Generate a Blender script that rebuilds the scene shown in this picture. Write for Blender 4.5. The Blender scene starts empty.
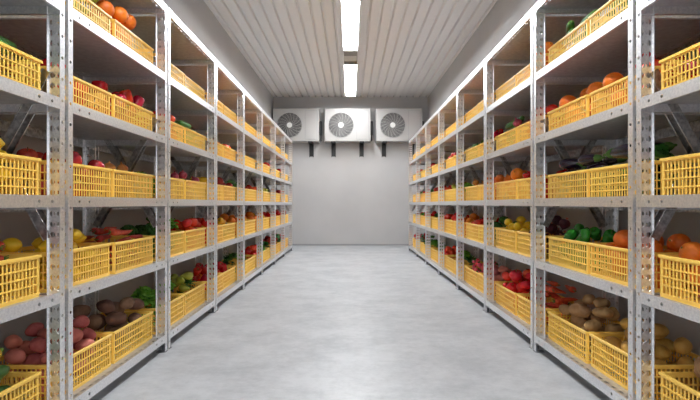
import bpy, math, random
import numpy as np
from mathutils import Matrix, Vector, noise

random.seed(7)
C = bpy.context.scene
COL = C.collection
PI = math.pi
CAMH = 1.253
XF = 1.57            # aisle face of the racks
DEPTH = 0.70
XW = 2.33            # side walls
CEIL = 4.48
YB = 13.1            # back wall
YR = -1.2            # unseen end behind the camera, left open to let fill light in
N0, BAY = 2.40, 1.33
DECKS = [0.143, 0.778, 1.298, 1.828, 2.363, 2.95]   # top edges of the beams
REC = 0.025          # the deck lies this far below the beam's top edge
CR_L, CR_W, CR_H = 0.59, 0.40, 0.225

# ------------------------------------------------------------------ materials
def srgb(r, g, b):
    f = lambda c: c / 12.92 if c <= 0.04045 else ((c + 0.055) / 1.055) ** 2.4
    return (f(r / 255), f(g / 255), f(b / 255), 1)

def mat(name, col, rough=0.5, metal=0.0, spec=0.5, col2=None, scale=8, detail=3, bump=0.0, bscale=40,
        rnd=0.0, sss=0.0, stretch=None, contrast=(0.35, 0.65), coat=0.0, rvar=0.0, trans=0.0):
    m = bpy.data.materials.new(name); m.use_nodes = True
    nt = m.node_tree; N = nt.nodes; L = nt.links
    b = N['Principled BSDF']
    b.inputs['Base Color'].default_value = col
    b.inputs['Roughness'].default_value = rough
    b.inputs['Metallic'].default_value = metal
    b.inputs['Specular IOR Level'].default_value = spec
    if coat: b.inputs['Coat Weight'].default_value = coat; b.inputs['Coat Roughness'].default_value = 0.15
    if sss:
        b.inputs['Subsurface Weight'].default_value = sss
        b.inputs['Subsurface Scale'].default_value = 0.01
    tc = N.new('ShaderNodeTexCoord')
    vec = tc.outputs['Object']
    if stretch:
        mp = N.new('ShaderNodeMapping'); mp.inputs['Scale'].default_value = stretch
        L.new(vec, mp.inputs['Vector']); vec = mp.outputs['Vector']
    colout = None
    if col2:
        nz = N.new('ShaderNodeTexNoise'); nz.inputs['Scale'].default_value = scale; nz.inputs['Detail'].default_value = detail
        L.new(vec, nz.inputs['Vector'])
        r = N.new('ShaderNodeValToRGB')
        r.color_ramp.elements[0].position, r.color_ramp.elements[1].position = contrast
        r.color_ramp.elements[0].color = col; r.color_ramp.elements[1].color = col2
        L.new(nz.outputs['Fac'], r.inputs['Fac']); colout = r.outputs['Color']
        if rvar:
            mr = N.new('ShaderNodeMapRange'); mr.inputs['To Min'].default_value = rough - rvar; mr.inputs['To Max'].default_value = rough + rvar
            L.new(nz.outputs['Fac'], mr.inputs['Value']); L.new(mr.outputs['Result'], b.inputs['Roughness'])
    if rnd:
        oi = N.new('ShaderNodeObjectInfo'); hs = N.new('ShaderNodeHueSaturation')
        mr = N.new('ShaderNodeMapRange'); mr.inputs['To Min'].default_value = 1 - rnd; mr.inputs['To Max'].default_value = 1 + rnd * 0.6
        L.new(oi.outputs['Random'], mr.inputs['Value']); L.new(mr.outputs['Result'], hs.inputs['Value'])
        mh = N.new('ShaderNodeMapRange'); mh.inputs['To Min'].default_value = 0.5 - rnd * 0.06; mh.inputs['To Max'].default_value = 0.5 + rnd * 0.06
        L.new(oi.outputs['Random'], mh.inputs['Value']); L.new(mh.outputs['Result'], hs.inputs['Hue'])
        if colout: L.new(colout, hs.inputs['Color'])
        else: hs.inputs['Color'].default_value = col
        colout = hs.outputs['Color']
    if colout: L.new(colout, b.inputs['Base Color'])
    if bump:
        nb = N.new('ShaderNodeTexNoise'); nb.inputs['Scale'].default_value = bscale; nb.inputs['Detail'].default_value = 4
        L.new(vec, nb.inputs['Vector'])
        bm = N.new('ShaderNodeBump'); bm.inputs['Strength'].default_value = bump; bm.inputs['Distance'].default_value = 0.01
        L.new(nb.outputs['Fac'], bm.inputs['Height']); L.new(bm.outputs['Normal'], b.inputs['Normal'])
    return m

def emit(name, col, s):
    m = bpy.data.materials.new(name); m.use_nodes = True
    nt = m.node_tree; nt.nodes.clear()
    e = nt.nodes.new('ShaderNodeEmission'); e.inputs['Color'].default_value = col; e.inputs['Strength'].default_value = s
    o = nt.nodes.new('ShaderNodeOutputMaterial'); nt.links.new(e.outputs[0], o.inputs['Surface'])
    return m

M = {}
M['wall'] = mat('wall_paint', srgb(187, 185, 184), 0.55, col2=srgb(182, 180, 179), scale=1.5, bump=0.05, bscale=30)
M['ceiling'] = mat('ceiling_sheet', srgb(228, 224, 221), 0.5, metal=0.0)
M['skirt'] = mat('skirting_grey', srgb(150, 150, 150), 0.6)
M['galv'] = mat('galvanised_steel', srgb(244, 244, 245), 0.32, metal=0.85, col2=srgb(226, 227, 230), scale=80, detail=2, bump=0.03, bscale=90, rvar=0.05)
M['steel'] = mat('darker_steel', srgb(200, 199, 198), 0.32, metal=1.0, col2=srgb(150, 149, 149), scale=40, detail=2, bump=0.05, bscale=90)  # darker, fully metallic steel for the braces and rear beams
M['deck'] = mat('galvanised_deck', srgb(214, 215, 218), 0.42, metal=0.7, col2=srgb(198, 199, 204), scale=25, detail=3)
M['foot'] = mat('foot_steel', srgb(120, 121, 124), 0.4, metal=0.7)
M['crate'] = mat('yellow_plastic', srgb(255, 210, 98), 0.36, spec=0.5, rnd=0.05, sss=0.0)
M['unit'] = mat('unit_enamel', srgb(170, 167, 164), 0.4)
M['unit_dark'] = mat('unit_dark', srgb(30, 30, 32), 0.6)
M['grille'] = mat('grille_grey', srgb(168, 165, 162), 0.45, metal=0.2)
M['blade'] = mat('fan_blade', srgb(62, 60, 60), 0.5)
M['black'] = mat('black_iron', srgb(22, 22, 24), 0.5)
M['hub'] = mat('hub_white', srgb(235, 234, 230), 0.4)
M['housing'] = mat('lamp_housing', srgb(225, 224, 220), 0.4)
M['endcap'] = mat('lamp_end_cap', srgb(150, 146, 140), 0.5)
M['boxdark'] = mat('box_dark_grey', srgb(125, 117, 108), 0.5)
M['boxlight'] = mat('box_light_grey', srgb(190, 183, 174), 0.5)
M['tube'] = emit('fluorescent_tube', (.93, 0.965, 1.0, 1), 118.0)

# floor: polished concrete with faint streaks and blotches
def floor_mat():
    m = bpy.data.materials.new('concrete_floor'); m.use_nodes = True
    nt = m.node_tree; N = nt.nodes; L = nt.links; b = N['Principled BSDF']
    tc = N.new('ShaderNodeTexCoord')
    def nz(scale, detail, st, rough=0.6):
        mp = N.new('ShaderNodeMapping'); mp.inputs['Scale'].default_value = st
        n = N.new('ShaderNodeTexNoise'); n.inputs['Scale'].default_value = scale; n.inputs['Detail'].default_value = detail
        n.inputs['Roughness'].default_value = rough
        L.new(tc.outputs['Object'], mp.inputs['Vector']); L.new(mp.outputs['Vector'], n.inputs['Vector']); return n
    n1 = nz(2.2, 9, (0.8, 1.0, 1), 0.75); n2 = nz(16, 7, (0.7, 1.0, 1), 0.75); n3 = nz(0.5, 3, (1, 1, 1))
    r1 = N.new('ShaderNodeValToRGB'); r1.color_ramp.elements[0].position = 0.36; r1.color_ramp.elements[1].position = 0.58
    r1.color_ramp.elements[0].color = srgb(168, 170, 173); r1.color_ramp.elements[1].color = srgb(192, 193, 195)
    L.new(n1.outputs['Fac'], r1.inputs['Fac'])
    r2 = N.new('ShaderNodeValToRGB'); r2.color_ramp.elements[0].position = 0.34; r2.color_ramp.elements[1].position = 0.55
    r2.color_ramp.elements[0].color = (0.88, 0.88, 0.88, 1); r2.color_ramp.elements[1].color = (1, 1, 1, 1)
    L.new(n2.outputs['Fac'], r2.inputs['Fac'])
    mx = N.new('ShaderNodeMix'); mx.data_type = 'RGBA'; mx.blend_type = 'MULTIPLY'; mx.inputs[0].default_value = 1
    L.new(r1.outputs['Color'], mx.inputs[6]); L.new(r2.outputs['Color'], mx.inputs[7])
    L.new(mx.outputs[2], b.inputs['Base Color'])
    mr = N.new('ShaderNodeMapRange'); mr.inputs['To Min'].default_value = 0.30; mr.inputs['To Max'].default_value = 0.5
    L.new(n3.outputs['Fac'], mr.inputs['Value']); L.new(mr.outputs['Result'], b.inputs['Roughness'])
    bp = N.new('ShaderNodeBump'); bp.inputs['Strength'].default_value = 0.08; bp.inputs['Distance'].default_value = 0.01
    L.new(n2.outputs['Fac'], bp.inputs['Height']); L.new(bp.outputs['Normal'], b.inputs['Normal'])
    return m
M['floor'] = floor_mat()

# ------------------------------------------------------------------ mesh helpers
class MB:
    def __init__(s): s.v = []; s.f = []; s.sm = []
    def add(s, vs, fs, smooth=False):
        o = len(s.v); s.v.extend(tuple(v) for v in vs)
        s.f.extend(tuple(i + o for i in f) for f in fs); s.sm.extend([smooth] * len(fs))
        return s
    def box(s, x0, x1, y0, y1, z0, z1):
        v = [(x, y, z) for x in (x0, x1) for y in (y0, y1) for z in (z0, z1)]
        return s.add(v, [(0, 1, 3, 2), (4, 6, 7, 5), (0, 4, 5, 1), (2, 3, 7, 6), (0, 2, 6, 4), (1, 5, 7, 3)])
    def bbox(s, x0, x1, y0, y1, z0, z1, c=0.01):          # box with chamfered vertical (z) edges and top/bottom edges
        P = lambda e: [(x0 + c, y0 + e), (x1 - c, y0 + e), (x1 - e, y0 + c), (x1 - e, y1 - c), (x1 - c, y1 - e), (x0 + c, y1 - e), (x0 + e, y1 - c), (x0 + e, y0 + c)]
        rings = [(P(c), z0), (P(0), z0 + c), (P(0), z1 - c), (P(c), z1)]
        v = [(x, y, z) for r, z in rings for x, y in r]
        f = [tuple(reversed(range(8))), tuple(range(24, 32))]
        for k in range(3):
            for i in range(8):
                j = (i + 1) % 8; f.append((k * 8 + i, k * 8 + j, k * 8 + 8 + j, k * 8 + 8 + i))
        return s.add(v, f)
    def prism(s, pts, fn, w0, w1):                          # polygon pts in 2D extruded, fn(u,v,w)->xyz
        n = len(pts)
        v = [fn(u, q, w0) for u, q in pts] + [fn(u, q, w1) for u, q in pts]
        return s.add(v, [tuple(reversed(range(n))), tuple(range(n, 2 * n))] + [(i, (i + 1) % n, n + (i + 1) % n, n + i) for i in range(n)])
    def bar(s, a, b, w, t, up=(0, 1, 0)):                    # rectangular bar a->b: width w across, thickness t along up
        a = Vector(a); b = Vector(b); d = (b - a).normalized(); u = Vector(up); q = d.cross(u).normalized()
        v = [p + q * i * w / 2 + u * j * t / 2 for p in (a, b) for i in (-1, 1) for j in (-1, 1)]
        return s.add(v, [(0, 1, 3, 2), (4, 6, 7, 5), (0, 4, 5, 1), (2, 3, 7, 6), (0, 2, 6, 4), (1, 5, 7, 3)])
    def tube(s, a, b, r, n=12, r2=None):
        a = Vector(a); b = Vector(b); d = (b - a).normalized(); u = d.orthogonal().normalized(); q = d.cross(u)
        r2 = r if r2 is None else r2
        v = [a + (u * math.cos(t) + q * math.sin(t)) * r for t in [2 * PI * i / n for i in range(n)]]
        v += [b + (u * math.cos(t) + q * math.sin(t)) * r2 for t in [2 * PI * i / n for i in range(n)]]
        s.add(v, [(i, (i + 1) % n, n + (i + 1) % n, n + i) for i in range(n)], True)
        s.add(v, [tuple(reversed(range(n))), tuple(range(n, 2 * n))])
        return s
    def torus(s, c, R, r, axis='y', n=40, k=6):
        v = []
        for i in range(n):
            a = 2 * PI * i / n
            for j in range(k):
                b = 2 * PI * j / k; rr = R + r * math.cos(b); h = r * math.sin(b)
                v.append((c[0] + rr * math.cos(a), c[1] + h, c[2] + rr * math.sin(a)))
        f = [(i * k + j, ((i + 1) % n) * k + j, ((i + 1) % n) * k + (j + 1) % k, i * k + (j + 1) % k) for i in range(n) for j in range(k)]
        return s.add(v, f, True)
    def sheet(s, us, vs, hole, fn, t):
        """a thin sheet on the grid us x vs; hole(i,j) -> None | 'x' (open cell) | ('o', ru, rv) octagonal hole"""
        polys = []
        for i in range(len(us) - 1):
            for j in range(len(vs) - 1):
                h = hole(i, j)
                a, b, c, d = (us[i], vs[j]), (us[i + 1], vs[j]), (us[i + 1], vs[j + 1]), (us[i], vs[j + 1])
                if h is None: polys.append([a, b, c, d])
                elif h == 'x': pass
                else:
                    cu, cv = (us[i] + us[i + 1]) / 2, (vs[j] + vs[j + 1]) / 2
                    o = [(cu + h[1] * math.cos(PI / 8 + k * PI / 4), cv + h[2] * math.sin(PI / 8 + k * PI / 4)) for k in range(8)]
                    polys += [[c, o[0], o[1]][0:0] or [b, c, o[0], o[7]], [c, o[1], o[0]], [c, d, o[2], o[1]], [d, o[3], o[2]],
                              [d, a, o[4], o[3]], [a, o[5], o[4]], [a, b, o[6], o[5]], [b, o[7], o[6]]]
        idx = {}; verts = []
        def vi(p):
            k = (round(p[0], 6), round(p[1], 6))
            if k not in idx: idx[k] = len(verts); verts.append(p)
            return idx[k]
        F = [[vi(p) for p in q] for q in polys]
        n = len(verts); E = {}
        for f in F:
            for a, b in zip(f, f[1:] + f[:1]): E[(a, b)] = 1
        fs = [tuple(f) for f in F] + [tuple(n + i for i in reversed(f)) for f in F]
        for a, b in E:
            if (b, a) not in E: fs.append((b, a, n + a, n + b))
        v = [fn(p[0], p[1], 0) for p in verts] + [fn(p[0], p[1], t) for p in verts]
        return s.add(v, fs)
    def mesh(s, name, m):
        me = bpy.data.meshes.new(name); me.from_pydata(s.v, [], s.f)
        me.polygons.foreach_set('use_smooth', s.sm); me.materials.append(m); me.update(); return me

def link(name, me, parent=None, loc=None):
    o = bpy.data.objects.new(name, me); COL.objects.link(o)
    if parent: o.parent = parent
    if loc: o.location = loc
    return o
def tag(o, label, cat, group=None, kind=None):
    o['label'] = label; o['category'] = cat
    if group: o['group'] = group
    if kind: o['kind'] = kind
    return o
def empty(name, loc=(0, 0, 0), rz=0):
    o = bpy.data.objects.new(name, None); COL.objects.link(o); o.location = loc; o.rotation_euler = (0, 0, rz)
    o.empty_display_size = 0.1; return o
KIDS = {}
def child(name, me, parent):
    o = link(name, me, parent); KIDS.setdefault(parent.name, []).append(o); return o
def copy_tree(o, parent=None):
    c = o.copy(); COL.objects.link(c)
    if parent: c.parent = parent
    for k in KIDS.get(o.name, []): copy_tree(k, c)
    return c
def struct(name, mb, m):
    o = link(name, mb.mesh(name, m)); o['kind'] = 'structure'; return o

# ------------------------------------------------------------------ room
struct('floor', MB().box(-XW - .1, XW + .1, YR - .1, YB + .1, -0.1, 0), M['floor'])
struct('wall_left', MB().box(-XW - .1, -XW, YR, YB, 0, CEIL + .1), M['wall'])
struct('wall_right', MB().box(XW, XW + .1, YR, YB, 0, CEIL + .1), M['wall'])
struct('wall_back', MB().box(-XW - .1, XW + .1, YB, YB + .1, 0, CEIL + .1), M['wall'])
struct('ground', MB().box(-14, 14, YR - 20, YR - .1, -0.12, -.02), M['floor'])
struct('baseboard_back', MB().box(-XW, XW, YB - .012, YB, 0, 0.05), M['skirt'])
# corrugated steel ceiling: ribs run along the room
mb = MB(); prof = []; P = 0.196; n = 25; x = -12 * P - .04
for i in range(n):
    x0 = x + i * P
    prof += [(x0, .0), (x0 + .130, .0), (x0 + .140, .006), (x0 + .152, .048), (x0 + .174, .048), (x0 + .190, .006)]
prof.append((x + n * P, 0))
prof = [(max(-XW, min(XW, a)), CEIL + b) for a, b in prof]
v = []; f = []
for a, b in prof: v += [(a, YR, b), (a, YB, b)]
for a, b in reversed(prof): v += [(a, YR, CEIL + .1), (a, YB, CEIL + .1)]
k = len(v) // 2
f = [(2 * i, 2 * i + 1, (2 * i + 3) % len(v), (2 * i + 2) % len(v)) for i in range(k)]
mb.add(v, f)
struct('ceiling', mb, M['ceiling'])

# ------------------------------------------------------------------ fluorescent lamps
LZ = CEIL - 0.185
def lamp():
    r = empty('fluorescent_lamp')
    L = 2.75
    b = MB()
    b.prism([(-.145, 0.0), (-.145, .185), (.145, .185), (.145, .0), (.138, .0), (.112, .085), (.03, .085), (.012, .03), (-.012, .03), (-.03, .085), (-.112, .085), (-.138, .0)],
            lambda u, q, w: (u, w, q), 0, L)
    child('housing', b.mesh('lamp_housing', M['housing']), r)
    e = MB()
    for y0, y1 in ((-.03, 0), (L, L + .03)): e.bbox(-.145, .145, y0, y1, -.012, .185, .006)
    child('end_cap', MB().bbox(-.145, .145, -.03, 0, -.012, .185, .006).mesh('lamp_end_cap', M['endcap']), r)
    child('end_cap', MB().bbox(-.145, .145, L, L + .03, -.012, .185, .006).mesh('lamp_end_cap', M['endcap']), r)
    for sx in (-1, 1):
        t = child('tube', MB().tube((sx * .068, .03, .044), (sx * .068, L - .03, .044), .026, 14).mesh('lamp_tube', M['tube']), r)
        q = MB()
        q.tube((sx * .068, 0, .044), (sx * .068, .03, .044), .027, 14); q.tube((sx * .068, L - .03, .044), (sx * .068, L, .044), .027, 14)
        child('socket', q.mesh('tube_socket', M['endcap']), t)
    return r
l0 = lamp()
lamps = [(9.47, 'farther twin-tube fluorescent ceiling lamp, short in view, nearest the back wall'),
         (5.84, 'nearer long twin-tube fluorescent lamp running out of the top of the photo'),
                 (-.2, 'unseen twin-tube ceiling lamp added above the camera to light the near racks')]  # last one is out of view, placed to light the near rack beams
for i, (y, lb) in enumerate(lamps):
    o = l0 if i == 0 else copy_tree(l0)
    o.location = (0, y, LZ); tag(o, lb, 'ceiling lamp', 'twin-tube ceiling lamps')
jb = link('junction_box', MB().bbox(-.135, .135, 8.68, 9.03, CEIL - .15, CEIL, .008).mesh('junction_box', M['boxdark']))
child('box_cover', MB().bbox(-.135, .135, 9.03, 9.40, CEIL - .14, CEIL, .008).mesh('box_cover', M['boxlight']), jb)
tag(jb, 'grey metal junction box on the ceiling between the two lamps', 'junction box')

# ------------------------------------------------------------------ refrigeration units
UW, UH, UD, UZ, UY = 1.35, 0.96, 0.38, 3.085, 12.68
def unit():
    r = empty('refrigeration_unit')
    fx, fz, R = -.19, .475, .372
    b = MB()
    # casing: shell with a round opening in front
    w, d, h = UW / 2, UD, UH
    n = 48
    ring = [(fx + R * math.cos(2 * PI * i / n), fz + R * math.sin(2 * PI * i / n)) for i in range(n)]
    def outer(i):
        a = 2 * PI * i / n; dx, dz = math.cos(a), math.sin(a); t = 9
        if dx > 1e-6: t = min(t, (w - .012 - fx) / dx)
        if dx < -1e-6: t = min(t, (-w + .012 - fx) / dx)
        if dz > 1e-6: t = min(t, (h - .012 - fz) / dz)
        if dz < -1e-6: t = min(t, (.012 - fz) / dz)
        return (fx + dx * t, fz + dz * t)
    out = [outer(i) for i in range(n)]
    # snap nearest to corners
    for cx, cz in ((w - .012, h - .012), (-w + .012, h - .012), (-w + .012, .012), (w - .012, .012)):
        k = min(range(n), key=lambda i: (out[i][0] - cx) ** 2 + (out[i][1] - cz) ** 2); out[k] = (cx, cz)
    v = [(x, 0, z) for x, z in ring] + [(x, 0, z) for x, z in out] + [(x, .09, z) for x, z in ring]
    f = [(i, n + i, n + (i + 1) % n, (i + 1) % n) for i in range(n)] + [(i, (i + 1) % n, 2 * n + (i + 1) % n, 2 * n + i) for i in range(n)]
    b.add(v, f)
    c = .012
    v = [(-w + c, 0, c), (w - c, 0, c), (w - c, 0, h - c), (-w + c, 0, h - c), (-w, c, 0), (w, c, 0), (w, c, h), (-w, c, h), (-w, d, 0), (w, d, 0), (w, d, h), (-w, d, h)]
    b.add(v, [(0, 4, 5, 1), (1, 5, 6, 2), (2, 6, 7, 3), (3, 7, 4, 0), (4, 8, 9, 5), (5, 9, 10, 6), (6, 10, 11, 7), (7, 11, 8, 4), (8, 11, 10, 9)])
    child('casing', b.mesh('unit_casing', M['unit']), r)
    # seams and service panel
    p = MB(); x0, x1, z0, z1 = .275, .615, .065, .89
    p.bbox(x0, x1, -.010, -.004, z0, z1, .003)
    child('panel_seam', MB().box(x0 - .01, x1 + .01, -.004, .001, z0 - .01, z1 + .01).mesh('panel_seam', M['skirt']), r)
    child('service_panel', p.mesh('service_panel', M['unit']), r)
    # dark fan chamber
    m2 = MB().add([(fx + R * math.cos(2 * PI * i / n), .088, fz + R * math.sin(2 * PI * i / n)) for i in range(n)], [tuple(range(n))])
    child('fan_chamber', m2.mesh('fan_chamber', M['unit_dark']), r)
    fb = MB()
    for k in range(3):
        a0 = k * 2 * PI / 3
        pts = []
        for q in range(7):
            t = q / 6
            pts.append((.06 + .27 * t, a0 + .35 * t)); 
        v = []
        for (rr, a) in pts:
            wd = .45 + .5 * (rr / .33)
            v += [(fx + rr * math.cos(a), .045, fz + rr * math.sin(a)), (fx + rr * math.cos(a + wd), .075, fz + rr * math.sin(a + wd))]
        v2 = [(a, b_ + .003, c_) for a, b_, c_ in v]; m_ = len(v)
        fb.add(v + v2, [(2 * i, 2 * i + 1, 2 * i + 3, 2 * i + 2) for i in range(6)] + [(m_ + 2 * i, m_ + 2 * i + 2, m_ + 2 * i + 3, m_ + 2 * i + 1) for i in range(6)], True)
    child('fan_blades', fb.mesh('fan_blades', M['blade']), r)
    g = MB()
    for k in range(11): g.torus((fx, -.004, fz), .085 + k * .0275, .005 if k < 10 else .009, n=44, k=5)
    for k in range(18):
        a = 2 * PI * k / 18; pa = []
        for q in range(6):
            t = q / 5; rr = .06 + .30 * t; aa = a + .5 * t; pa.append((fx + rr * math.cos(aa), -.006, fz + rr * math.sin(aa)))
        for q in range(5): g.tube(pa[q], pa[q + 1], .006, 5)
    child('fan_grille', g.mesh('fan_grille', M['grille']), r)
    hb = MB().tube((fx, -.022, fz), (fx, .0, fz), .072, 28, .078)
    child('grille_hub', hb.mesh('grille_hub', M['hub']), r)
    vc = MB().bbox(w, w + .075, .12, .26, .20, .62, .02); vc.tube((w + .04, .19, .05), (w + .04, .19, .3), .018, 10); vc.tube((w + .04, .19, .07), (w + .04, .40, .07), .018, 10)
    child('valve_cover', vc.mesh('valve_cover', M['black']), r)
    return r
def bracket():
    b = MB()
    # rail on the wall, arm under the unit, two gusset plates
    b.box(-.05, .05, .405, .418, -.40, .0)
    for sx in (-1, 1):
        x = sx * .055
        b.prism([(.02, -.03), (.02, 0), (.418, 0), (.418, -.42), (.385, -.42), (.36, -.06)], lambda u, q, w: (w, u, q), x - .009, x + .009)
    b.box(-.05, .05, .0, .40, -.008, 0)
    b.box(-.064, .064, 0, .012, -.035, 0)
    return b.mesh('wall_bracket', M['black'])
ulabels = ['leftmost of three white refrigeration fan units high on the back wall',
           'middle one of three white refrigeration fan units on the back wall',
           'rightmost of three white refrigeration fan units high on the back wall']
u0 = unit(); bme = bracket()
names = ['leftmost', 'middle', 'rightmost']
for i, x in enumerate((-1.595, -.088, 1.425)):
    o = u0 if i == 0 else copy_tree(u0)
    o.location = (x, UY, UZ)
    tag(o, ulabels[i], 'refrigeration unit', 'fan units on the back wall')
    for j, dx in enumerate((-.42, .42)):
        k = link('wall_bracket', bme, loc=(x + dx, UY, UZ - .001))
        tag(k, 'black steel wall bracket under the %s fan unit, its %s one' % (names[i], ('left', 'right')[j]), 'bracket', 'black brackets under the fan units')

# ------------------------------------------------------------------ racks
RL = 1.30
def lin(a, b, n): return [a + (b - a) * i / n for i in range(n + 1)]
def cells(lo, hi, centres, half):
    """grid lines lo..hi with a cell of half-width half around each centre; returns lines and set of centre cell indices"""
    ls = [lo]; hit = {}
    for c in centres:
        ls.append(c - half); hit[len(ls) - 1] = c; ls.append(c + half)
    ls.append(hi); return ls, hit
T = .0022
def post(mx, my):
    b = MB(); fx = (lambda x: x) if mx > 0 else (lambda x: DEPTH - x); fy = (lambda y: y) if my > 0 else (lambda y: RL - y)
    H = 2.953
    hs = [i * .117 + .06 for i in range(25) if i * .117 + .06 < H - .03]
    zs, hit = cells(0.002, H, hs, .012)
    b.sheet([0, .007, .033, .040], zs, lambda i, j: ('o', .0092, .0092) if (i == 1 and j in hit) else None, lambda u, q, w: (fx(w), fy(u), q), T)
    hs = [i * .0585 + .03 for i in range(50) if i * .0585 + .03 < H - .02]
    zs, hit = cells(0.002, H, hs, .019)
    us = [T, .012, .043, .051, .082, .092]
    b.sheet(us, zs, lambda i, j: ('o', .015, .0175) if (i in (1, 3) and j in hit) else None, lambda u, q, w: (fx(u), fy(w), q), T)
    b.sheet([0, .012], [0.002, H], lambda i, j: None, lambda u, q, w: (fx(.092 - w), fy(u), q), T)
    return b.mesh('rack_post', M['galv'])
def beam(front):
    b = MB(); fx = (lambda x: x) if front else (lambda x: DEPTH - x)
    hh = .062 - REC if front else .075
    hs = [.10, .195, RL - .195, RL - .10]
    if not front: hs = [.10 + .1 * i for i in range(12)]
    us, hit = cells(.0405, RL - .0405, hs, .013)
    b.sheet(us, [-hh, (REC - hh) / 2 - .013, (REC - hh) / 2 + .013, REC], lambda i, j: ('o', .0098, .0098) if (j == 1 and i in hit) else None, lambda u, q, w: (fx(w), u, q), T)
    b.sheet([.0405, RL - .0405], [T, .016], lambda i, j: None, lambda u, q, w: (fx(q), u, -hh + w), T)
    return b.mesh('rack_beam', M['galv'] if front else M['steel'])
def deck():
    b = MB()
    us = [.003]; hit = set()
    k = 0; y = .06
    while y < RL - .06:
        us += [y - .017, y + .017]; hit.add(len(us) - 2); y += .072
    us.append(RL - .003)
    vs, vh = cells(.003, DEPTH - .003, [.060, .640], .009)
    b.sheet(us, vs, lambda i, j: 'x' if (i in hit and j in vh) else None, lambda u, q, w: (q, u, -w), .0018)
    return b.mesh('rack_deck', M['deck'])
def crossbar():
    b = MB(); b.box(.004, DEPTH - .004, .004, .007, -.05, -.002); b.box(.004, DEPTH - .004, .007, .024, -.05, -.048)
    me = b.mesh('rack_crossbar', M['galv'])
    b = MB(); b.box(.004, DEPTH - .004, RL - .007, RL - .004, -.05, -.002); b.box(.004, DEPTH - .004, RL - .024, RL - .007, -.05, -.048)
    return me, b.mesh('rack_crossbar', M['galv'])
def brace(y, flip):
    b = MB(); z0, z1 = CAMH - .19, CAMH + .73
    x0, x1 = (.092, DEPTH - .092) if not flip else (DEPTH - .092, .092)
    b.bar((x0, y, z0), (x1, y, z1), .05, .003)
    d = Vector((x1 - x0, 0, z1 - z0)).normalized(); q = d.cross(Vector((0, 1, 0)))
    for s in (-1, 1):
        o = q * s * .0235 + Vector((0, .0025, 0))
        b.bar(Vector((x0, y, z0)) + o, Vector((x1, y, z1)) + o, .003, .005)
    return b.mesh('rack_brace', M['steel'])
def rack():
    r = empty('storage_rack')
    fm = MB().bbox(-.012, .075, -.004, .06, 0, .004, .001); fm.box(.0, .03, .004, .03, .004, .03)
    for mx in (1, -1):
        for my in (1, -1):
            p = child('post', post(mx, my), r)
            f2 = MB(); X = (lambda x: x) if mx > 0 else (lambda x: DEPTH - x); Y = (lambda y: y) if my > 0 else (lambda y: RL - y)
            xs = sorted((X(-.010), X(.07))); ys = sorted((Y(.001), Y(.055)))
            f2.bbox(xs[0], xs[1], ys[0], ys[1], 0, .004, .001)
            xs = sorted((X(.003), X(.03))); ys = sorted((Y(.003), Y(.03)))
            f2.box(xs[0], xs[1], ys[0], ys[1], .004, .045)
            child('foot', f2.mesh('post_foot', M['foot']), p)
    dk, fb, rb = deck(), beam(True), beam(False); ca, cb = crossbar()
    for D in DECKS:
        s = child('shelf', dk, r); s.location = (0, 0, D - REC)
        child('front_beam', fb, s); child('rear_beam', rb, s); child('crossbar', ca, s); child('crossbar', cb, s)
    for y, fl in ((.0055, 0), (.012, 1), (RL - .014, 0), (RL - .0075, 1)): child('brace', brace(y, fl), r)
    return r
ORD = ['nearest', 'second', 'third', 'fourth', 'fifth', 'sixth', 'seventh', 'farthest']
def where(i, side):            # i = 0..7
    if i == 0: return 'cut-off nearest %s rack' % side
    if i < 4: return '%s-nearest %s rack' % (ORD[i], side)
    return {4: 'fourth-last %s rack', 5: 'third-last %s rack', 6: 'second-last %s rack', 7: 'farthest %s rack'}[i] % side
r0 = rack(); first = True
for side in ('left', 'right'):
    for i in range(8):
        y0 = N0 + (i - 1) * BAY + .015
        o = r0 if first else copy_tree(r0); first = False
        if side == 'right': o.location = (XF, y0, 0); o.rotation_euler = (0, 0, 0)
        else: o.location = (-XF, y0 + RL, 0); o.rotation_euler = (0, 0, PI)
        tag(o, 'galvanised perforated steel shelving, ' + where(i, side), 'storage rack', 'steel racks along the %s wall' % side)

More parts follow.
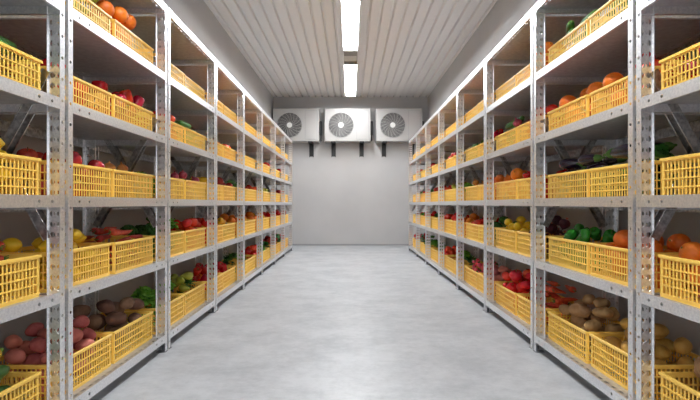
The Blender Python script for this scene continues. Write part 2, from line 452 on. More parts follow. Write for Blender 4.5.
# ------------------------------------------------------------------ crates
def crate_meshes():
    L, W, H = CR_L, CR_W, CR_H; t = .004
    b = MB()
    def wall(len_, fn, lo):
        nb = int(round((len_ - .05) / .025)); us = [0, .016]; step = (len_ - .032) / nb
        for k in range(nb):
            a = .016 + k * step
            if k: us.append(a + .0035)
            us.append(a + step - .0035 if k < nb - 1 else len_ - .016)
        us.append(len_)
        us = sorted(set(us))
        slots = set(range(1, len(us) - 2, 2))
        vs = [0, .022]; zr = .022; nr = 4; hz = (H - .022 - .022) / nr
        for k in range(nr):
            a = .022 + k * hz
            if k: vs.append(a + .004)
            vs.append(a + hz - .004 if k < nr - 1 else H - .022)
        vs.append(H)
        rows = set(range(1, len(vs) - 2, 2))
        b.sheet(us, vs, lambda i, j: 'x' if (i in slots and j in rows) else None, fn, t)
        return vs
    vs = wall(L, lambda u, q, w: (w, u, q), 0)
    wall(L, lambda u, q, w: (W - w, u, q), 0)
    wall(W - 2 * t, lambda u, q, w: (t + u, w, q), 0)
    wall(W - 2 * t, lambda u, q, w: (t + u, L - w, q), 0)
    # floor lattice
    us = [t]; 
    for k in range(1, 12): c = L * k / 12; us += [c - .006, c + .006]
    us.append(L - t)
    vv = [t]
    for k in range(1, 8): c = W * k / 8; vv += [c - .006, c + .006]
    vv.append(W - t)
    b.sheet(us, vv, lambda i, j: 'x' if (i % 2 == 0 and j % 2 == 0) else None, lambda u, q, w: (q, u, w), .004)
    body = b.mesh('crate_basket', M['crate'])
    # raised horizontal ribs on the outside
    r = MB(); e = .003
    hz = (H - .044) / 4
    for k in range(0, 4):
        z = .022 + k * hz
        zz0, zz1 = (z - .003, z + .003) if k else (z - .010, z)
        r.box(-e, 0, 0, L, zz0, zz1); r.box(W, W + e, 0, L, zz0, zz1); r.box(0, W, -e, 0, zz0, zz1); r.box(0, W, L, L + e, zz0, zz1)
    for x in (-e, W - .018 + e):
        pass
    ribs = r.mesh('crate_ribs', M['crate'])
    # rim: rolled flange all round
    m = MB(); o_, i_ = .008, .002
    def ring(x0, y0, x1, y1): return [(x0, y0), (x1, y0), (x1, y1), (x0, y1)]
    lv = [(ring(-o_, -o_, W + o_, L + o_), H - .014), (ring(-o_, -o_, W + o_, L + o_), H - .001), (ring(-o_ + .002, -o_ + .002, W + o_ - .002, L + o_ - .002), H + .001),
          (ring(t + i_, t + i_, W - t - i_, L - t - i_), H + .001), (ring(t + i_, t + i_, W - t - i_, L - t - i_), H - .006), (ring(0, 0, W, L), H - .006), (ring(-o_ + .002, -o_ + .002, W + o_ - .002, L + o_ - .002), H - .014)]
    v = [(x, y, z) for rg, z in lv for x, y in rg]; k = len(lv)
    m.add(v, [(a * 4 + i, a * 4 + (i + 1) % 4, ((a + 1) % k) * 4 + (i + 1) % 4, ((a + 1) % k) * 4 + i) for a in range(k) for i in range(4)])
    rim = m.mesh('crate_rim', M['crate'])
    return body, ribs, rim
cbody, cribs, crim = crate_meshes()
cr0 = None

# ------------------------------------------------------------------ produce
def lathe(prof, n=20, fn=None):
    """prof: (radius, z) from bottom to top, first and last radius 0"""
    v = [(0, 0, prof[0][1])]
    for r, z in prof[1:-1]:
        for i in range(n):
            a = 2 * PI * i / n; v.append((r * math.cos(a), r * math.sin(a), z))
    v.append((0, 0, prof[-1][1])); m = len(prof) - 2
    f = [(0, 1 + (i + 1) % n, 1 + i) for i in range(n)]
    for k in range(m - 1):
        for i in range(n):
            f.append((1 + k * n + i, 1 + k * n + (i + 1) % n, 1 + (k + 1) * n + (i + 1) % n, 1 + (k + 1) * n + i))
    e = len(v) - 1
    f += [(1 + (m - 1) * n + i, 1 + (m - 1) * n + (i + 1) % n, e) for i in range(n)]
    if fn: v = [fn(*p) for p in v]
    return v, f
def ball(rx, ry, rz, n=20, m=12, fn=None):
    prof = [(math.sin(PI * k / m), -math.cos(PI * k / m)) for k in range(m + 1)]
    prof[0] = (0, -1); prof[-1] = (0, 1)
    v, f = lathe(prof, n)
    v = [(x * rx, y * ry, z * rz) for x, y, z in v]
    if fn: v = [fn(*p) for p in v]
    return v, f
def lump(amp, freq, seed):
    def g(x, y, z):
        p = Vector((x, y, z)); q = noise.noise(p * freq + Vector((seed * 7.1, seed * 3.3, seed))) * amp
        d = p.normalized() * q
        return (x + d.x, y + d.y, z + d.z)
    return g
def spindle(pts, n=16):           # (x, r) list -> lathed along X
    v, f = lathe([(r, x) for x, r in pts], n)
    return [(z, x, y) for x, y, z in v], f
def leaf(mb, base, dir_, up, L, W, cup=0.3, ruf=0.0, n=7, m=4, th=.0015, seed=0):
    base = Vector(base); d = Vector(dir_).normalized(); up = Vector(up); s = d.cross(up).normalized(); u = s.cross(d).normalized()
    v = []
    for i in range(n + 1):
        t = i / n; w = W * math.sin(PI * min(1, .08 + .92 * t) ** .8) ** .7 if t < 1 else 0
        for j in range(-m, m + 1):
            q = j / m
            rf = ruf * math.sin(t * 17 + j * 2.6 + seed) * abs(q)
            p = base + d * (L * t) + s * (w * q) + u * (cup * L * (math.sin(PI * t * .9)) * .5 + cup * w * q * q + rf)
            v.append(p)
    k = 2 * m + 1
    f = [(i * k + j, i * k + j + 1, (i + 1) * k + j + 1, (i + 1) * k + j) for i in range(n) for j in range(k - 1)]
    off = [p - u * th for p in v]
    mb.add(v + off, f + [tuple(len(v) + a for a in reversed(q)) for q in f], True)

PM = {}
def pm(k, *a, **kw): PM[k] = mat(k, *a, **kw)
pm('tomato_red', srgb(222, 44, 30), .25, rnd=.15, col2=srgb(232, 70, 44), scale=6, spec=.5)
pm('pepper_red', srgb(190, 20, 22), .22, rnd=.2)
pm('pepper_yellow', srgb(238, 178, 30), .22, rnd=.15)
pm('pepper_green', srgb(52, 128, 38), .25, rnd=.25)
pm('stem_green', srgb(74, 116, 44), .6)
pm('apple_red', srgb(158, 26, 34), .25, col2=srgb(190, 60, 50), scale=14, rnd=.15)
pm('orange_peel', srgb(236, 124, 28), .4, rnd=.12, bump=.25, bscale=260)
pm('lemon_peel', srgb(240, 200, 40), .38, rnd=.1, bump=.2, bscale=240)
pm('potato_dark', srgb(136, 98, 76), .7, col2=srgb(112, 78, 60), scale=12, rnd=.2, bump=.35, bscale=60)
pm('potato_brown', srgb(182, 142, 96), .7, col2=srgb(152, 112, 72), scale=12, rnd=.2, bump=.35, bscale=60)
pm('potato_yellow', srgb(208, 164, 78), .6, col2=srgb(184, 134, 56), scale=10, rnd=.15, bump=.25, bscale=60)
pm('potato_red', srgb(206, 118, 104), .6, col2=srgb(180, 92, 82), scale=12, rnd=.15, bump=.3, bscale=60)
pm('carrot_orange', srgb(226, 92, 40), .5, col2=srgb(200, 66, 34), scale=20, rnd=.15, stretch=(6, 1, 1))
pm('carrot_red', srgb(196, 58, 40), .5, col2=srgb(172, 44, 36), scale=20, rnd=.15, stretch=(6, 1, 1))
pm('cucumber_green', srgb(48, 104, 40), .4, col2=srgb(88, 140, 60), scale=10, rnd=.2, stretch=(.4, 3, 3))
pm('aubergine_purple', srgb(38, 20, 44), .16, rnd=.2, coat=.4)
pm('beet_purple', srgb(92, 28, 44), .6, col2=srgb(66, 20, 34), scale=14, rnd=.2, bump=.3, bscale=60)
pm('onion_tan', srgb(206, 142, 74), .35, col2=srgb(180, 108, 50), scale=8, rnd=.15, stretch=(4, 4, .5))
pm('onion_red', srgb(150, 40, 66), .3, col2=srgb(190, 84, 104), scale=8, rnd=.15, stretch=(4, 4, .5))
pm('radish_red', srgb(206, 44, 72), .35, col2=srgb(230, 110, 120), scale=9, rnd=.15)
pm('lettuce_green', srgb(150, 208, 78), .5, col2=srgb(98, 172, 52), scale=14, rnd=.15, sss=0.0)
pm('broccoli_green', srgb(70, 122, 44), .75, col2=srgb(44, 94, 32), scale=60, rnd=.2, bump=.8, bscale=160)
pm('stalk_green', srgb(130, 160, 84), .55)
pm('leaf_dark', srgb(62, 132, 48), .45, col2=srgb(36, 98, 36), scale=16, rnd=.2)
pm('pear_skin', srgb(176, 180, 62), .4, col2=srgb(148, 150, 46), scale=9, rnd=.15)
pm('corn_kernel', srgb(240, 200, 70), .4)
pm('husk_green', srgb(120, 168, 62), .55, col2=srgb(150, 186, 84), scale=20, stretch=(.5, 6, 6))
pm('stem_brown', srgb(96, 72, 44), .7)

def star(mb, z, r, n=5, droop=.25):
    v = [(0, 0, z + .004)]
    for i in range(2 * n):
        a = PI * i / n; rr = r if i % 2 == 0 else r * .28
        v.append((rr * math.cos(a), rr * math.sin(a), z - (droop * r if i % 2 == 0 else 0) + .003))
    v2 = [(x, y, q - .003) for x, y, q in v]; k = len(v)
    mb.add(v + v2, [(0, 1 + i, 1 + (i + 1) % (2 * n)) for i in range(2 * n)] + [(k, k + 1 + (i + 1) % (2 * n), k + 1 + i) for i in range(2 * n)])
    mb.tube((0, 0, z), (.003, 0, z + .022), .0035, 6)

def b_tomato(s):
    R = .058
    def g(x, y, z):
        a = math.atan2(y, x); k = 1 + .035 * math.cos(5 * a + s) * (1 - abs(z) / .06 * .4)
        rr = math.hypot(x, y); z2 = z - (.012 * math.exp(-(rr / .016) ** 2) if z > 0 else -.004 * math.exp(-(rr / .016) ** 2))
        return (x * k, y * k, z2)
    b = MB().add(*ball(R, R, R * .84, 22, 12, g), True); c = MB(); star(c, R * .84 - .014, .034)
    return [('tomato', b, 'tomato_red'), ('calyx', c, 'stem_green')]
def b_pepper(col):
    def f(s):
        def g(x, y, z):
            a = math.atan2(y, x); k = 1 + .11 * abs(math.cos(2 * a + s)) - .06 + (.10 * z / .07)
            rr = math.hypot(x, y); z2 = z - (.018 * math.exp(-(rr / .02) ** 2) if z > 0 else 0)
            return (x * k, y * k, z2)
        prof = [(0, -.066), (.03, -.069), (.044, -.058), (.05, -.03), (.053, 0), (.056, .03), (.054, .05), (.044, .064), (.025, .067), (.01, .064), (0, .062)]
        v, fc = lathe(prof, 24, g)
        b = MB().add(v, fc, True); c = MB().tube((0, 0, .038), (.006, 0, .078), .008, 8, .006); star(c, .046, .022, 5, .1)
        return [('bell_pepper', b, col), ('stem', c, 'stem_green')]
    return f
def b_apple(s):
    def g(x, y, z):
        rr = math.hypot(x, y); k = 1 + .12 * z / .05
        return (x * k, y * k, z - (.02 * math.exp(-(rr / .016) ** 2) if z > 0 else -.01 * math.exp(-(rr / .012) ** 2)))
    b = MB().add(*ball(.054, .054, .052, 20, 12, g), True); c = MB().tube((0, 0, .028), (.006, .002, .06), .0025, 6)
    return [('apple', b, 'apple_red'), ('stem', c, 'stem_brown')]
def b_orange(s):
    b = MB().add(*ball(.062, .062, .059, 22, 12, lump(.003, 14, s)), True)
    c = MB().tube((0, 0, .055), (0, 0, .0615), .005, 6)
    return [('orange', b, 'orange_peel'), ('stem_button', c, 'stem_green')]
def b_lemon(s):
    b = MB().add(*spindle([(-.076, 0), (-.072, .009), (-.062, .017), (-.048, .036), (-.025, .049), (0, .053), (.025, .049), (.048, .036), (.062, .017), (.073, .009), (.077, 0)], 18), True)
    return [('lemon', b, 'lemon_peel')]
def b_potato(col, L, R, nm):
    def f(s):
        b = MB().add(*ball(L, R, R * .86, 20, 12, lump(.018, 13, s + 3)), True)
        return [(nm, b, col)]
    return f
def b_carrot(col, tops=True):
    def f(s):
        L = .15
        pts = [(-L, 0), (-L + .02, .005), (-.09, .013), (-.03, .019), (.03, .024), (.08, .028), (.105, .027), (.115, .018), (.118, 0)]
        v, fc = spindle(pts, 12)
        v = [(x, y + .012 * math.sin(x * 14 + s), z + .0012 * math.sin(x * 190)) for x, y, z in v]
        b = MB().add(v, fc, True); c = MB()
        for k in range(4): c.tube((.112, (k - 1.5) * .004, 0), (.14, (k - 1.5) * .010, .006 * (k % 2)), .003, 5)
        return [('carrot', b, col), ('leaf_stub', c, 'stem_green')]
    return f
def b_cucumber(s):
    pts = [(-.125, 0), (-.12, .014), (-.10, .026), (-.05, .031), (0, .032), (.05, .031), (.10, .025), (.12, .013), (.125, 0)]
    v, fc = spindle(pts, 16)
    v = [(x, y + .5 * x * x + .0015 * math.sin(x * 90 + s), z) for x, y, z in v]
    c = MB().tube((.118, .007, 0), (.138, .010, .0), .005, 6)
    return [('cucumber', MB().add(v, fc, True), 'cucumber_green'), ('stem', c, 'stem_green')]
def b_aubergine(s):
    pts = [(-.12, 0), (-.115, .02), (-.10, .037), (-.07, .047), (-.03, .047), (.02, .04), (.06, .032), (.09, .026), (.10, .02), (.105, 0)]
    v, fc = spindle(pts, 18); v = [(x, y + .8 * x * x, z) for x, y, z in v]
    c = MB(); pv, pf = spindle([(.062, 0), (.065, .034), (.09, .030), (.105, .022), (.113, .010), (.14, .008), (.143, 0)], 15)
    pv = [(x - (.016 if (i % 3 == 0 and x < .07) else 0), y + .8 * x * x, z) for i, (x, y, z) in enumerate(pv)]
    c.add(pv, pf, True)
    return [('aubergine', MB().add(v, fc, True), 'aubergine_purple'), ('calyx', c, 'stem_green')]
def b_beet(s):
    pts = [(0, -.095), (.003, -.085), (.008, -.068), (.028, -.052), (.05, -.028), (.06, 0), (.055, .028), (.036, .045), (.014, .05), (0, .052)]
    b = MB().add(*lathe(pts, 20, lump(.006, 14, s)), True); c = MB()
    for k in range(4): c.tube((0, 0, .046), (.012 * math.cos(k * 1.6), .012 * math.sin(k * 1.6), .075), .005, 6)
    return [('beetroot', b, 'beet_purple'), ('leaf_stub', c, 'potato_red')]
def b_onion(col):
    def f(s):
        pts = [(0, -.054), (.012, -.054), (.034, -.045), (.053, -.022), (.059, 0), (.054, .022), (.036, .042), (.014, .055), (.007, .07), (.008, .082), (0, .083)]
        b = MB().add(*lathe(pts, 20), True); c = MB()
        for k in range(7): c.tube((0, 0, -.05), (.012 * math.cos(k * .9), .012 * math.sin(k * .9), -.062), .0015, 4)
        return [('onion', b, col), ('root', c, 'stalk_green')]
    return f
def b_radish(s):
    pts = [(0, -.085), (.002, -.07), (.006, -.052), (.022, -.04), (.038, -.018), (.043, .004), (.036, .026), (.018, .036), (0, .038)]
    b = MB().add(*lathe(pts, 16), True); c = MB()
    for k in range(4):
        a = k * 1.57 + s
        leaf(c, (0, 0, .034), (math.cos(a) * .7, math.sin(a) * .7, .8), (0, 0, 1), .045, .016, .2, .002, 5, 2, seed=k)
    return [('radish', b, 'radish_red'), ('leaves', c, 'leaf_dark')]
def b_lettuce(s):
    rd = random.Random(s + 5); b = MB()
    b.add(*ball(.062, .062, .055, 16, 10, lump(.012, 22, s)), True)
    for ring, (n, el, L, W) in enumerate([(7, -.25, .098, .062), (7, .25, .10, .058), (6, .75, .095, .05), (4, 1.2, .08, .04)]):
        for k in range(n):
            a = 2 * PI * (k + .5 * (ring % 2)) / n + rd.uniform(-.2, .2)
            o = Vector((math.cos(a), math.sin(a), 0)); d = o * math.cos(el) + Vector((0, 0, math.sin(el)))
            up = Vector((0, 0, 1)) * math.cos(el) - o * math.sin(el)
            leaf(b, o * .012 + Vector((0, 0, -.03 + ring * .008)), d, up, L, W, .30, .008, 7, 4, seed=rd.random() * 6)
    return [('lettuce', b, 'lettuce_green')]
def b_broccoli(s):
    rd = random.Random(s); b = MB()
    for k in range(34):
        z = 1 - (k + .5) / 34 * 1.05; a = k * 2.39996; rr = math.sqrt(max(0, 1 - z * z)); R = .055
        c = Vector((rr * math.cos(a) * R, rr * math.sin(a) * R, z * R * .8 + .012)); r = rd.uniform(.016, .022)
        v, f = ball(r, r, r, 9, 6, lump(.006, 60, k)); b.add([(x + c.x, y + c.y, q + c.z) for x, y, q in v], f, True)
    b.add([(x, y, z + .01) for x, y, z in ball(.053, .053, .04, 14, 8)[0]], ball(.053, .053, .04, 14, 8)[1], True)
    c = MB().tube((0, 0, -.065), (0, 0, .0), .019, 12, .024)
    for k in range(5):
        a = k * 1.257; c.tube((0, 0, -.03), (.035 * math.cos(a), .035 * math.sin(a), .005), .010, 8)
    return [('broccoli', b, 'broccoli_green'), ('stalk', c, 'stalk_green')]
def b_greens(s):
    rd = random.Random(s + 11); b = MB(); c = MB()
    for k in range(26):
        a = rd.uniform(0, 2 * PI); el = rd.uniform(-.35, 1.1); o = Vector((math.cos(a), math.sin(a), 0))
        d = o * math.cos(el) + Vector((0, 0, math.sin(el))); up = Vector((0, 0, 1)) * math.cos(el) - o * math.sin(el)
        st = d * .035
        c.tube((0, 0, -.02), Vector((0, 0, -.02)) + st, .003, 5)
        leaf(b, Vector((0, 0, -.02)) + st * .9, d, up, rd.uniform(.06, .085), rd.uniform(.022, .034), .25, .006, 6, 3, seed=k)
    return [('leafy_greens', b, 'leaf_dark'), ('stalks', c, 'stalk_green')]
def b_pear(s):
    pts = [(-.068, 0), (-.064, .018), (-.05, .038), (-.025, .05), (0, .05), (.025, .04), (.045, .028), (.065, .02), (.078, .012), (.082, 0)]
    b = MB().add(*spindle(pts, 18), True); c = MB().tube((.076, 0, 0), (.10, .004, 0), .003, 6)
    return [('pear', b, 'pear_skin'), ('stem', c, 'stem_brown')]
def b_corn(s):
    v, f = spindle([(-.12, 0), (-.115, .012)] + [(-.11 + .0095 * k, .018 + .011 * math.sin(min(1, (k + 3) / 16) * PI / 2) + (.0016 if k % 2 else -.0016)) for k in range(22)] + [(.115, 0)], 22)
    b = MB().add(v, f, True); c = MB()
    for k in range(6):
        a = k * 1.047; leaf(c, (.12, .008 * math.cos(a), .008 * math.sin(a)), (-1, .08 * math.cos(a), .08 * math.sin(a)), (0, math.cos(a), math.sin(a)), .19 if k % 2 else .13, .026, .05, .003, 7, 3, seed=k)
    c.tube((.11, 0, 0), (.15, 0, 0), .011, 8)
    return [('corn_cob', b, 'corn_kernel'), ('husk', c, 'husk_green')]

# kind: builder, sphere offsets along X, radius, base tilt, adjective+noun, category
KIND = {
 'tomato': (b_tomato, [0], .060, .6, 'red tomato', 'tomato'),
 'red_pepper': (b_pepper('pepper_red'), [0], .070, 1.2, 'red bell pepper', 'bell pepper'),
 'yellow_pepper': (b_pepper('pepper_yellow'), [0], .070, 1.2, 'yellow bell pepper', 'bell pepper'),
 'green_pepper': (b_pepper('pepper_green'), [0], .056, 1.3, 'green bell pepper', 'bell pepper'),
 'apple': (b_apple, [0], .058, .8, 'dark red apple', 'apple'),
 'orange': (b_orange, [0], .066, 1.5, 'round orange', 'orange'),
 'lemon': (b_lemon, [-.040, -.016, .016, .040], .043, .2, 'yellow lemon', 'lemon'),
 'potato': (b_potato('potato_brown', .085, .06, 'potato'), [-.030,0, .030], .053, .1, 'large brown potato', 'potato'),
 'dark_potato': (b_potato('potato_dark', .085, .06, 'potato'), [-.034,0, .034], .056, .1, 'large dark brown potato', 'potato'),
 'yellow_potato': (b_potato('potato_yellow', .085, .058, 'potato'), [-.030,0, .030], .052, .1, 'yellow potato', 'potato'),
 'red_potato': (b_potato('potato_red', .066, .053, 'potato'), [-.012, .012], .050, .1, 'reddish potato', 'potato'),
 'carrot': (b_carrot('carrot_orange'), [-.125 + .02 * q for q in range(13)], .030, .02, 'orange carrot', 'carrot'),
 'red_carrot': (b_carrot('carrot_red'), [-.125 + .02 * q for q in range(13)], .030, .02, 'reddish carrot', 'carrot'),
 'cucumber': (b_cucumber, [-.1 + .02 * q for q in range(11)], .036, .02, 'green cucumber', 'cucumber'),
 'aubergine': (b_aubergine, [-.08,-.055, -.03,-.005, .02,.045, .07], .046, .02, 'dark purple aubergine', 'aubergine'),
 'beet': (b_beet, [0], .066, .8, 'dark beetroot', 'beetroot'),
 'onion': (b_onion('onion_tan'), [0], .064, .8, 'tan onion', 'onion'),
 'red_onion': (b_onion('onion_red'), [0], .064, .8, 'red onion', 'onion'),
 'radish': (b_radish, [0], .046, 1.6, 'pink-red radish', 'radish'),
 'lettuce': (b_lettuce, [0], .108, .5, 'light green lettuce', 'lettuce'),
 'broccoli': (b_broccoli, [0], .082, .5, 'dark green broccoli', 'broccoli'),
 'greens': (b_greens, [0], .102, .4, 'dark leafy greens', 'leafy greens'),
 'pear': (b_pear, [-.025, .01, .045], .046, .15, 'yellow-green pear', 'pear'),
 'corn': (b_corn, [-.09, -.045, 0, .045, .09, .12], .038, .02, 'corn cob with green husk', 'corn'),
}
PROTO = {}
def proto(kind):
    if kind not in PROTO:
        PROTO[kind] = []
        offs, R0 = np.array(KIND[kind][1], float), KIND[kind][2]
        for s in range(3):
            parts = KIND[kind][0](s)
            V = np.array(parts[0][1].v); sc = 1.25
            while sc > .3:                       # largest size that stays inside the packing spheres
                d = np.sqrt(((V * sc)[:, None, 0] - offs[None]) ** 2 + ((V * sc)[:, 1] ** 2 + (V * sc)[:, 2] ** 2)[:, None]).min(1)
                if np.mean(d > R0 + .001) < (.05 if kind in ('lettuce', 'greens') else .02): break
                sc *= .98
            for _, b, _m in parts: b.v = [(x * sc, y * sc, z * sc) for x, y, z in b.v]
            PROTO[kind].append([(nm, b.mesh(nm, PM[mk])) for nm, b, mk in parts])
    return PROTO[kind]

def pack(kinds, heap, rng, mixed=False):
    """drop produce into a crate one by one; kinds = [near kind, far kind or same]; returns [(kind, u, v, z, yaw, scale)]"""
    L, W = CR_L, CR_W; out = []; S = np.zeros((0, 4)); fails = 0
    while fails < 9 and len(out) < 90:
        u_bias = rng.random(); kd = kinds[0] if (len(kinds) == 1 or u_bias < .5) else kinds[1]
        offs, R0 = KIND[kd][1], KIND[kd][2]
        sc = rng.uniform(.9, 1.1); R = R0 * sc; off = np.array(offs) * sc; half = max(abs(off))
        best = None
        for _ in range(26):
            yaw = rng.uniform(0, 2 * PI)
            if half > .05: yaw = rng.choice([PI / 2, -PI / 2]) + rng.gauss(0, .35) if rng.random() < .8 else rng.uniform(0, 2 * PI)
            du, dv = abs(math.sin(yaw)) * half, abs(math.cos(yaw)) * half
            mg = .02 if kd in ('lettuce', 'greens', 'beet', 'radish') else .018 if kd in ('cucumber', 'orange', 'tomato', 'potato') else .007; mu, mv = R + du + mg, R + dv + mg
            if 2 * mu > L or 2 * mv > W: continue
            lo, hi = mu, L - mu
            if len(kinds) == 2 and not mixed:
                if kd == kinds[0] and hi > L * .56: hi = max(lo + .01, L * .52)
                elif kd == kinds[1]: lo = min(hi - .01, max(lo, L * .48))
            u = rng.uniform(lo, hi); v = rng.uniform(mv, W - mv)
            pu = u + off * math.sin(yaw); pv = v + off * math.cos(yaw)
            z = R + .006
            if len(S):
                d2 = (pu[:, None] - S[None, :, 0]) ** 2 + (pv[:, None] - S[None, :, 1]) ** 2
                rr = (R + S[None, :, 3]) ** 2
                with np.errstate(invalid='ignore'):
                    zz = np.where(d2 < rr, S[None, :, 2] + np.sqrt(np.maximum(rr - d2, 0)), 0)
                z = max(z, float(zz.max()))
            if best is None or z < best[0]: best = (z, u, v, yaw, pu, pv)
        if best is None: fails += 1; continue
        z, u, v, yaw, pu, pv = best
        e = 1 - .4 * (2 * u / L - 1) ** 2 - .4 * (2 * v / W - 1) ** 2
        if z + R > CR_H + heap * (e if heap > 0 else 1): fails += 1; continue
        fails = max(0, fails - 1)
        S = np.vstack([S, np.stack([pu, pv, np.full(len(pu), z), np.full(len(pu), R)], 1)])
        out.append((kd, u, v, z, yaw, sc))
    return out

# what stands in every crate: position 0 = far crate of the cut-off nearest rack, then two crates per rack going away
STOCK = {
 ('left', 4): [None, 'pear', 'orange', 'lemon', 'pear', 'orange', 'tomato', 'orange', 'yellow_pepper', 'apple', 'orange', 'cucumber', 'tomato', 'lemon', 'apple'],
 ('left', 3): ['cucumber', 'tomato', 'red_pepper', 'tomato', 'cucumber', 'onion', 'tomato', 'pear', 'onion', 'lettuce', 'tomato', 'tomato', 'broccoli', 'tomato', 'lettuce'],
 ('left', 2): ['lemon', 'apple', 'onion', 'lettuce', 'red_onion', 'lemon', 'apple', 'cucumber', 'lettuce', 'tomato', 'pear', 'broccoli', 'onion', 'apple', 'tomato'],
 ('left', 1): ['red_carrot~lemon', 'lemon', 'red_carrot', 'broccoli', 'lettuce+tomato', 'tomato', 'yellow_pepper+aubergine', 'orange', 'yellow_pepper', 'orange', 'lemon', 'tomato', 'orange', 'tomato', 'apple'],
 ('left', 0): ['corn~cucumber', 'red_potato', 'dark_potato', 'lettuce', 'pear~greens', 'red_pepper', 'red_pepper', 'greens', 'lettuce', 'tomato', 'lettuce', 'greens', 'apple', 'cucumber', 'tomato'],
 ('right', 4): [None, 'cucumber', 'cucumber', 'orange', 'lemon', 'apple', 'onion', 'tomato', 'orange', 'pear', 'tomato', 'lemon', 'apple', 'orange', 'tomato'],
 ('right', 3): ['red_onion', 'tomato+orange', 'orange', 'tomato', 'red_onion+cucumber', 'red_pepper', 'broccoli', 'onion', 'apple', 'orange', 'pear', 'tomato', 'lemon', 'onion', 'tomato'],
 ('right', 2): ['tomato+greens', 'greens+aubergine', 'aubergine', 'red_pepper', 'orange', 'orange', 'onion', 'lettuce', 'pear', 'tomato', 'apple', 'greens', 'tomato', 'lettuce', 'onion'],
 ('right', 1): ['red_carrot~orange', 'orange', 'green_pepper', 'beet', 'lemon', 'broccoli', 'tomato', 'orange', 'tomato', 'tomato', 'greens', 'greens', 'tomato', 'lettuce', 'apple'],
 ('right', 0): ['potato', 'yellow_potato', 'potato', 'carrot', 'tomato', 'red_potato', 'radish', 'greens', 'lettuce', 'tomato', 'greens', 'lettuce', 'greens', 'cucumber', 'tomato'],
}
# crates of the upper shelves in which nothing shows above the rim
HEAP = {0: .19, 1: .15, 2: .14, 3: .15, 4: .17}
LOW = {('left', 4): set(range(3, 15)), ('left', 3): {5, 7, 8, 9, 10, 12, 14}, ('right', 4): set(range(4, 15)), ('right', 3): {7, 9, 10, 12, 13},
       ('left', 2): set(), ('right', 2): set()}
HX = {('right', 0, 3): .25, ('right', 0, 4): .24, ('left', 0, 3): .24, ('left', 0, 2): .23, ('left', 0, 1): .20, ('right', 0, 2): .21, ('left', 1, 3): .20, ('left', 1, 4): .19,
      ('right', 1, 3): .22, ('right', 2, 2): .18, ('right', 2, 1): .18, ('left', 2, 0): .16, ('left', 2, 1): .11, ('left', 2, 2): .12, ('left', 4, 2): .24, ('left', 4, 1): .22,
      ('left', 3, 0): .20, ('left', 3, 1): .16, ('left', 3, 2): .18, ('right', 4, 1): .16, ('right', 4, 2): .18, ('right', 4, 3): .24, ('right', 3, 1): .20, ('right', 3, 2): .18, ('right', 3, 4): .20,
      ('right', 3, 3): .18, ('right', 3, 5): .19, ('right', 3, 6): .20, ('right', 2, 4): .17, ('right', 2, 5): .16, ('left', 3, 4): .17}
SHELF = ['lowest shelf', 'second shelf up', 'middle shelf', 'fourth shelf up', 'highest filled shelf']
rng = random.Random(11)
ITEMS = []      # (kind, variant, matrix, label, group, score)
first = True
for (side, lv), row in STOCK.items():
    for k, spec in enumerate(row):
        if spec is None: continue
        i = 0 if k == 0 else (k + 1) // 2
        near = (k % 2 == 1)
        base = N0 + (i - 1) * BAY
        y0 = base + (.046 if near else .684)
        z0 = DECKS[lv] - REC + .0005
        kinds = spec.replace('~', '+').split('+')
        # local frame: x from aisle outward
        jx, jy = rng.uniform(-.006, .006), rng.uniform(-.004, .004)
        if cr0 is None:
            cr0 = link('produce_crate', cbody); child('rim', crim, cr0); child('ribs', cribs, cr0); o = cr0
        else: o = copy_tree(cr0)
        xa = XF + .11 + jx
        if side == 'right': o.location = (xa, y0 + jy, z0); o.rotation_euler = (0, 0, 0)
        else: o.location = (-xa, y0 + CR_L + jy, z0); o.rotation_euler = (0, 0, PI)
        w = ('near' if near else 'far') if k else 'only'
        names = {kk: KIND[kk][4] for kk in kinds}
        short = ' and '.join(KIND[kk][5] for kk in kinds)
        tag(o, 'yellow crate of %s, %s side, %s, %s' % (short, w, SHELF[lv], where(i, side)) if k else 'yellow %s crate, %s, %s' % (short, SHELF[lv], where(i, side)),
            'crate', 'yellow slatted produce crates')
        heap = -.06 if k in LOW.get((side, lv), ()) else HX.get((side, lv, k), HEAP[lv])
        for kd, u, v, z, yaw, sc in pack(kinds, heap, rng, '~' in spec):
            x = xa + v; y = y0 + jy + u
            if side == 'left': x = -x
            # long axis (local X) : v += cos(yaw), u += sin(yaw)
            ang = yaw if side == 'right' else PI - yaw
            tilt = KIND[kd][3]
            if len(KIND[kd][1]) > 1: R = Matrix.Rotation(ang, 4, 'Z') @ Matrix.Rotation(rng.uniform(0, 2 * PI) if kd not in ('cucumber', 'aubergine', 'corn') else rng.uniform(-.5, .5), 4, 'X')
            else: R = Matrix.Rotation(ang, 4, 'Z') @ Matrix.Rotation(rng.uniform(-tilt, tilt), 4, 'X') @ Matrix.Rotation(rng.uniform(-tilt, tilt) * .6, 4, 'Y')
            mtx = Matrix.Translation((x, y, z0 + z)) @ R @ Matrix.Scale(sc, 4)
            lb = '%s in %s crate, %s, %s' % (KIND[kd][4], w, SHELF[lv], where(i, side))
            gr = '%ss in the %s crate on the %s, %s' % (KIND[kd][4], w, SHELF[lv], where(i, side))
            score = y + max(0, (CR_H - .03) - z) * (14 if k > 4 else 5)
            ITEMS.append((kd, rng.randrange(3), mtx, lb, gr, score, i))
by = {}
for it in ITEMS: by.setdefault(it[0], []).append(it)
CAP = 300
info = []
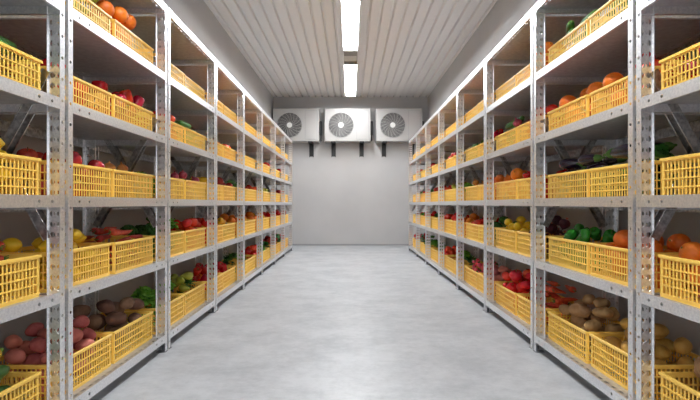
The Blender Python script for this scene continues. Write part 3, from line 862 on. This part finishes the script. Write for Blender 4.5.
for kd, its in by.items():
    its.sort(key=lambda t: t[5])
    info.append('%s %d' % (kd, len(its)))
    protos = {}
    for (_, var, mtx, lb, gr, sc, i) in its[:CAP]:
        parts = proto(kd)[var]
        key = (var, i <= 4)
        if key not in protos:
            o = link(parts[0][0], parts[0][1])
            for nm, me in parts[1:]: child(nm, me, o)
            protos[key] = o
        else: o = copy_tree(protos[key])
        o.matrix_world = mtx
        tag(o, lb, KIND[kd][5], gr)
    rest = its[CAP:]
    if rest:
        V = []; F = []; MI = []; mats = []; n = 0
        for (_, var, mtx, lb, gr, sc, i) in rest:
            for nm, me in proto(kd)[var]:
                m = me.materials[0]
                if m not in mats: mats.append(m)
                V += [tuple(mtx @ v.co) for v in me.vertices]
                F += [tuple(a + n for a in p.vertices) for p in me.polygons]
                MI += [mats.index(m)] * len(me.polygons); n = len(V)
        me = bpy.data.meshes.new('heaped_' + kd); me.from_pydata(V, [], F)
        for m in mats: me.materials.append(m)
        me.polygons.foreach_set('material_index', MI); me.polygons.foreach_set('use_smooth', [True] * len(F)); me.update()
        tag(link(proto(kd)[0][0][0] + '_heap', me), 'further %ss deep in the crates and far down the racks' % KIND[kd][4], KIND[kd][5], None, 'stuff')
print('ITEMS', len(ITEMS), info)

# ------------------------------------------------------------------ world, camera, view
w = bpy.data.worlds.new('world'); C.world = w; w.use_nodes = True
w.node_tree.nodes['Background'].inputs['Color'].default_value = (.94, .97, 1.0, 1)
w.node_tree.nodes['Background'].inputs['Strength'].default_value = 1.25
cam = bpy.data.cameras.new('camera'); co = bpy.data.objects.new('camera', cam); COL.objects.link(co)
co.location = (0, 0, CAMH); co.rotation_euler = (PI / 2, 0, 0)
cam.sensor_width = 36; cam.lens = 434 / 700 * 36; cam.shift_y = 4 / 700; cam.shift_x = -.5 / 700; cam.clip_start = .05
C.camera = co
C.view_settings.view_transform = 'Standard'; C.view_settings.look = 'None'
C.view_settings.gamma = 1; C.view_settings.use_curve_mapping = False
C.view_settings.exposure = 0.24
C.cycles.max_bounces = 14; C.cycles.diffuse_bounces = 10; C.cycles.glossy_bounces = 5
C.cycles.sample_clamp_indirect = 8
C.cycles.use_denoising = True
